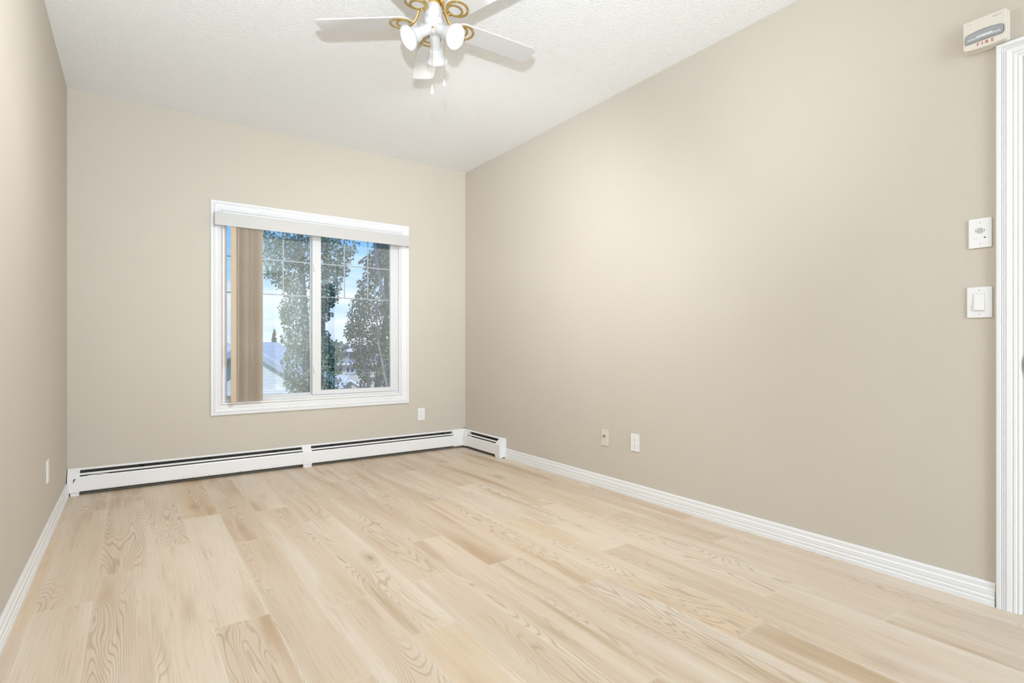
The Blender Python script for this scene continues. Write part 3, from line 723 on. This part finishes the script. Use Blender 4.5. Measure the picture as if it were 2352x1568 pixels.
# neighbouring house with lap siding, gable towards us
def sided(name, c1, c2, pitch):
    m = mat(name, c1, .6, .3); t = m.node_tree; g = N(t, 'ShaderNodeNewGeometry'); s = N(t, 'ShaderNodeSeparateXYZ'); t.links.new(g.outputs['Position'], s.inputs[0])
    a = N(t, 'ShaderNodeMath', operation='DIVIDE'); t.links.new(s.outputs[2], a.inputs[0]); a.inputs[1].default_value = pitch
    fr_ = N(t, 'ShaderNodeMath', operation='FRACT'); t.links.new(a.outputs[0], fr_.inputs[0])
    r = ramp(t, [(0, c2), (.12, c2), (.2, c1), (1, c1)], fr_.outputs[0]); t.links.new(r.outputs[0], bsdf(m).inputs['Base Color'])
    return m
M_siding = mat('pale_blue_lap_siding', srgb(220, 224, 228), .6, .3)
def shingle(name, a, b_):
    m = mat(name, a, .9, .1); t = m.node_tree; c = N(t, 'ShaderNodeTexCoord'); br = N(t, 'ShaderNodeTexBrick', _Scale=1.0)
    br.inputs['Color1'].default_value = (*a, 1); br.inputs['Color2'].default_value = (*b_, 1); br.inputs['Mortar'].default_value = (*[x*.75 for x in a], 1)
    br.inputs['Brick Width'].default_value = .6; br.inputs['Row Height'].default_value = .18; br.inputs['Mortar Size'].default_value = .012
    t.links.new(c.outputs['Object'], br.inputs['Vector']); t.links.new(br.outputs[0], bsdf(m).inputs['Base Color']); return m
M_shing = shingle('grey_blue_shingles', srgb(196, 196, 200), srgb(212, 211, 213))
M_shing2 = shingle('slate_blue_shingles', srgb(148, 150, 160), srgb(160, 162, 172))
M_fascia = mat('pale_fascia', srgb(170, 180, 196), .5, .3)
M_white = mat('house_white_trim', srgb(232, 232, 235), .5, .3)
M_cream = mat('cream_stucco', srgb(214, 208, 203), .8, .2)
M_wglass = mat('house_window_glass', srgb(108, 124, 150), .15, .6)
def slab(p, th):                                               # quad p (4 pts) thickened downwards
    b = bmesh.new(); V = [b.verts.new(v) for v in p]; V2 = [b.verts.new(Vector(v)-Vector((0, 0, th))) for v in p]
    b.faces.new(V); b.faces.new(V2[::-1])
    for i in range(len(p)): b.faces.new((V[i], V2[i], V2[(i+1) % len(p)], V[(i+1) % len(p)]))
    bmesh.ops.recalc_face_normals(b, faces=b.faces); return MB()._join(b)
HD = 20.0; hb_ = out(pxr(574, HD), HD, -3.0)
hs = tag(empty('neighbour_house', hb_, YR), 'pale blue sided house with grey shingle gable roof beyond the left pane', 'house')
AP, PT, HWD = 4.14, .62, 2.6                                   # apex above ground, pitch, half width
w = MB(); b = bmesh.new()
nrow = 52; rp = (AP-.15)/nrow                                  # lapped boards clipped by the gable
for i in range(nrow):
    z0, z1 = i*rp, (i+1)*rp
    def hw(z): return min(HWD-.35, (AP-.12-z)/PT)
    if hw(z1) <= 0.02: break
    V = [b.verts.new(p) for p in ((-hw(z0), -.014, z0), (hw(z0), -.014, z0), (hw(z1), -.002, z1), (-hw(z1), -.002, z1))]; b.faces.new(V)
    V2 = [b.verts.new(p) for p in ((-hw(z0), .0, z0), (hw(z0), 0, z0), (hw(z0), -.014, z0), (-hw(z0), -.014, z0))]; b.faces.new(V2)
w._join(b); w.prism([(-HWD+.35, 0), (HWD-.35, 0), (HWD-.35, AP-.12-PT*(HWD-.35)), (0, AP-.12), (-HWD+.35, AP-.12-PT*(HWD-.35))], 2.3, Matrix(((1, 0, 0, 0), (0, 0, 1, .002), (0, 1, 0, 0), (0, 0, 0, 1))))
w.build('siding_wall', M_siding, hs)
for sg in (-1, 1):
    slab([(0, -.45, AP), (sg*HWD, -.45, AP-PT*HWD), (sg*HWD, 2.4, AP-PT*HWD), (0, 2.4, AP)], .06).build('roof', M_shing, hs)
    f = MB(); f.prism([(0, AP-.03), (sg*HWD, AP-.03-PT*HWD), (sg*HWD, AP-.27-PT*HWD), (0, AP-.27)], .04, Matrix(((1, 0, 0, 0), (0, 0, 1, -.48), (0, 1, 0, 0), (0, 0, 0, 1))))
    f.build('rake_board', M_fascia, hs)
    slab([(0, -.44, AP-.22), (sg*HWD, -.44, AP-.22-PT*HWD), (sg*HWD, 0, AP-.22-PT*HWD), (0, 0, AP-.22)], .02).build('soffit', M_white, hs)
# main roof behind the gable, ridge across the view
slab([(-6, 6.4, 4.10), (-1.4, 6.4, 4.10), (1.6, .6, 1.75), (-6, .6, 1.75)], .08).build('roof', M_shing, hs)
vd = MB(); vd.lathe([(.20, 0), (.20, .10), (.15, .22), (.08, .28), (0, .29)], T(pxr(643, 24.4)-pxr(574, HD), 4.4, 3.78-.36), 20)
vd.build('roof_vent', mat('dark_roof_vent', (.05, .06, .08), .6, .3), hs)

# white house seen between the trees
HE = 32.0; r0 = pxr(812, HE); cx_ = lambda px, d=HE: pxr(px, d)-r0; cz = lambda py, d=HE: pyz(py, d)+3.0
h2 = tag(empty('neighbour_house', out(r0, HE, -3.0), YR), 'cream house with slate roofs and a white-framed window seen between the two trees', 'house')
w = MB(); w.box(cx_(786), cx_(880), 0, 6, 0, cz(836)); w.box(cx_(786), cx_(830), 1.2, 5, cz(836), cz(812)); w.build('wall', M_cream, h2)
slab([(cx_(778), -.35, cz(834)), (cx_(885), -.35, cz(834)), (cx_(880), 1.9, cz(816)), (cx_(784), 1.9, cz(816))], .05).build('roof', M_shing2, h2)
w = MB(); w.box(cx_(778), cx_(885), -.40, -.35, cz(837.5), cz(833)); w.build('fascia', M_white, h2)
g = MB(); g.prism([(cx_(780), cz(806)), (cx_(803), cz(797)), (cx_(830), cz(806)), (cx_(830), cz(808)), (cx_(780), cz(808))], .5, Matrix(((1, 0, 0, 0), (0, 0, 1, .7), (0, 1, 0, 0), (0, 0, 0, 1)))); g.build('gable_trim', M_white, h2)
slab([(cx_(776), .9, cz(807)), (cx_(840), .9, cz(807)), (cx_(825), 5, cz(789)), (cx_(795), 5, cz(789))], .05).build('roof', M_shing, h2)
wn = MB()
X0, X1, Zb, Zt = cx_(793.5), cx_(816), cz(858.5), cz(840)
t_ = .07
for a in ((X0, X1, Zb, Zb+t_), (X0, X1, Zt-t_, Zt), (X0, X0+t_, Zb, Zt), (X1-t_, X1, Zb, Zt), ((X0+X1)/2-.035, (X0+X1)/2+.035, Zb, Zt)): wn.box(a[0], a[1], -.06, 0.0, a[2], a[3])
wf = wn.build('window_frame', M_white, h2); MB().box(X0+.03, X1-.03, -.02, .01, Zb+.03, Zt-.03).build('window_pane', M_wglass, wf)
wn = MB(); wn.box(cx_(791), cx_(806), 1.12, 1.2, cz(818), cz(808)); wn.build('attic_window', M_wglass, h2)
slab([(cx_(782)-.1, -4.2, cz(893)-.35), (cx_(819), -4.2, cz(893)-.35), (cx_(806), -.4, cz(861)), (cx_(775), -.4, cz(858))], .06).build('porch_roof', M_shing, h2)
g = MB(); g.tube([(cx_(821), -4.25, cz(893)-.42), (cx_(807), -.35, cz(861))], .10, 4); g.build('rake_board', M_white, h2)
g = MB(); g.prism([(cx_(816), cz(900)), (cx_(816), cz(878)), (cx_(820), cz(873)), (cx_(840), cz(884)), (cx_(840), cz(900))], 1.0, Matrix(((1, 0, 0, 0), (0, 0, 1, -1.2), (0, 1, 0, 0), (0, 0, 0, 1)))); g.build('porch_gable', M_cream, h2)
g = MB(); g.tube([(cx_(814), -1.3, cz(876)), (cx_(820), -1.3, cz(871)), (cx_(842), -1.3, cz(884))], .09, 4); g.build('porch_rake', M_white, h2)

# far poplars and the low tree line
def poplar(px, d, top, hwid, label, seed):
    r = pxr(px, d); T_ = pyz(top, d)
    tab = [(-1, -hwid*.7, hwid*.7), (T_*.35, -hwid, hwid), (T_*.7, -hwid*.8, hwid*.8), (T_, -hwid*.15, hwid*.15)]
    tree('poplar_tree', out(r, d, -3.0), tab, 1300, .11, M_leaf1, [[(0, 0, -3, .15), (0, 0, 0, .12), (0, 0, T_*.8, .05)]], label, seed)
poplar(630, 52, 757, .26, 'tall narrow poplar on the horizon, left of the pair', 31)
poplar(646, 56, 770, .34, 'shorter narrow poplar on the horizon beside the taller one', 37)
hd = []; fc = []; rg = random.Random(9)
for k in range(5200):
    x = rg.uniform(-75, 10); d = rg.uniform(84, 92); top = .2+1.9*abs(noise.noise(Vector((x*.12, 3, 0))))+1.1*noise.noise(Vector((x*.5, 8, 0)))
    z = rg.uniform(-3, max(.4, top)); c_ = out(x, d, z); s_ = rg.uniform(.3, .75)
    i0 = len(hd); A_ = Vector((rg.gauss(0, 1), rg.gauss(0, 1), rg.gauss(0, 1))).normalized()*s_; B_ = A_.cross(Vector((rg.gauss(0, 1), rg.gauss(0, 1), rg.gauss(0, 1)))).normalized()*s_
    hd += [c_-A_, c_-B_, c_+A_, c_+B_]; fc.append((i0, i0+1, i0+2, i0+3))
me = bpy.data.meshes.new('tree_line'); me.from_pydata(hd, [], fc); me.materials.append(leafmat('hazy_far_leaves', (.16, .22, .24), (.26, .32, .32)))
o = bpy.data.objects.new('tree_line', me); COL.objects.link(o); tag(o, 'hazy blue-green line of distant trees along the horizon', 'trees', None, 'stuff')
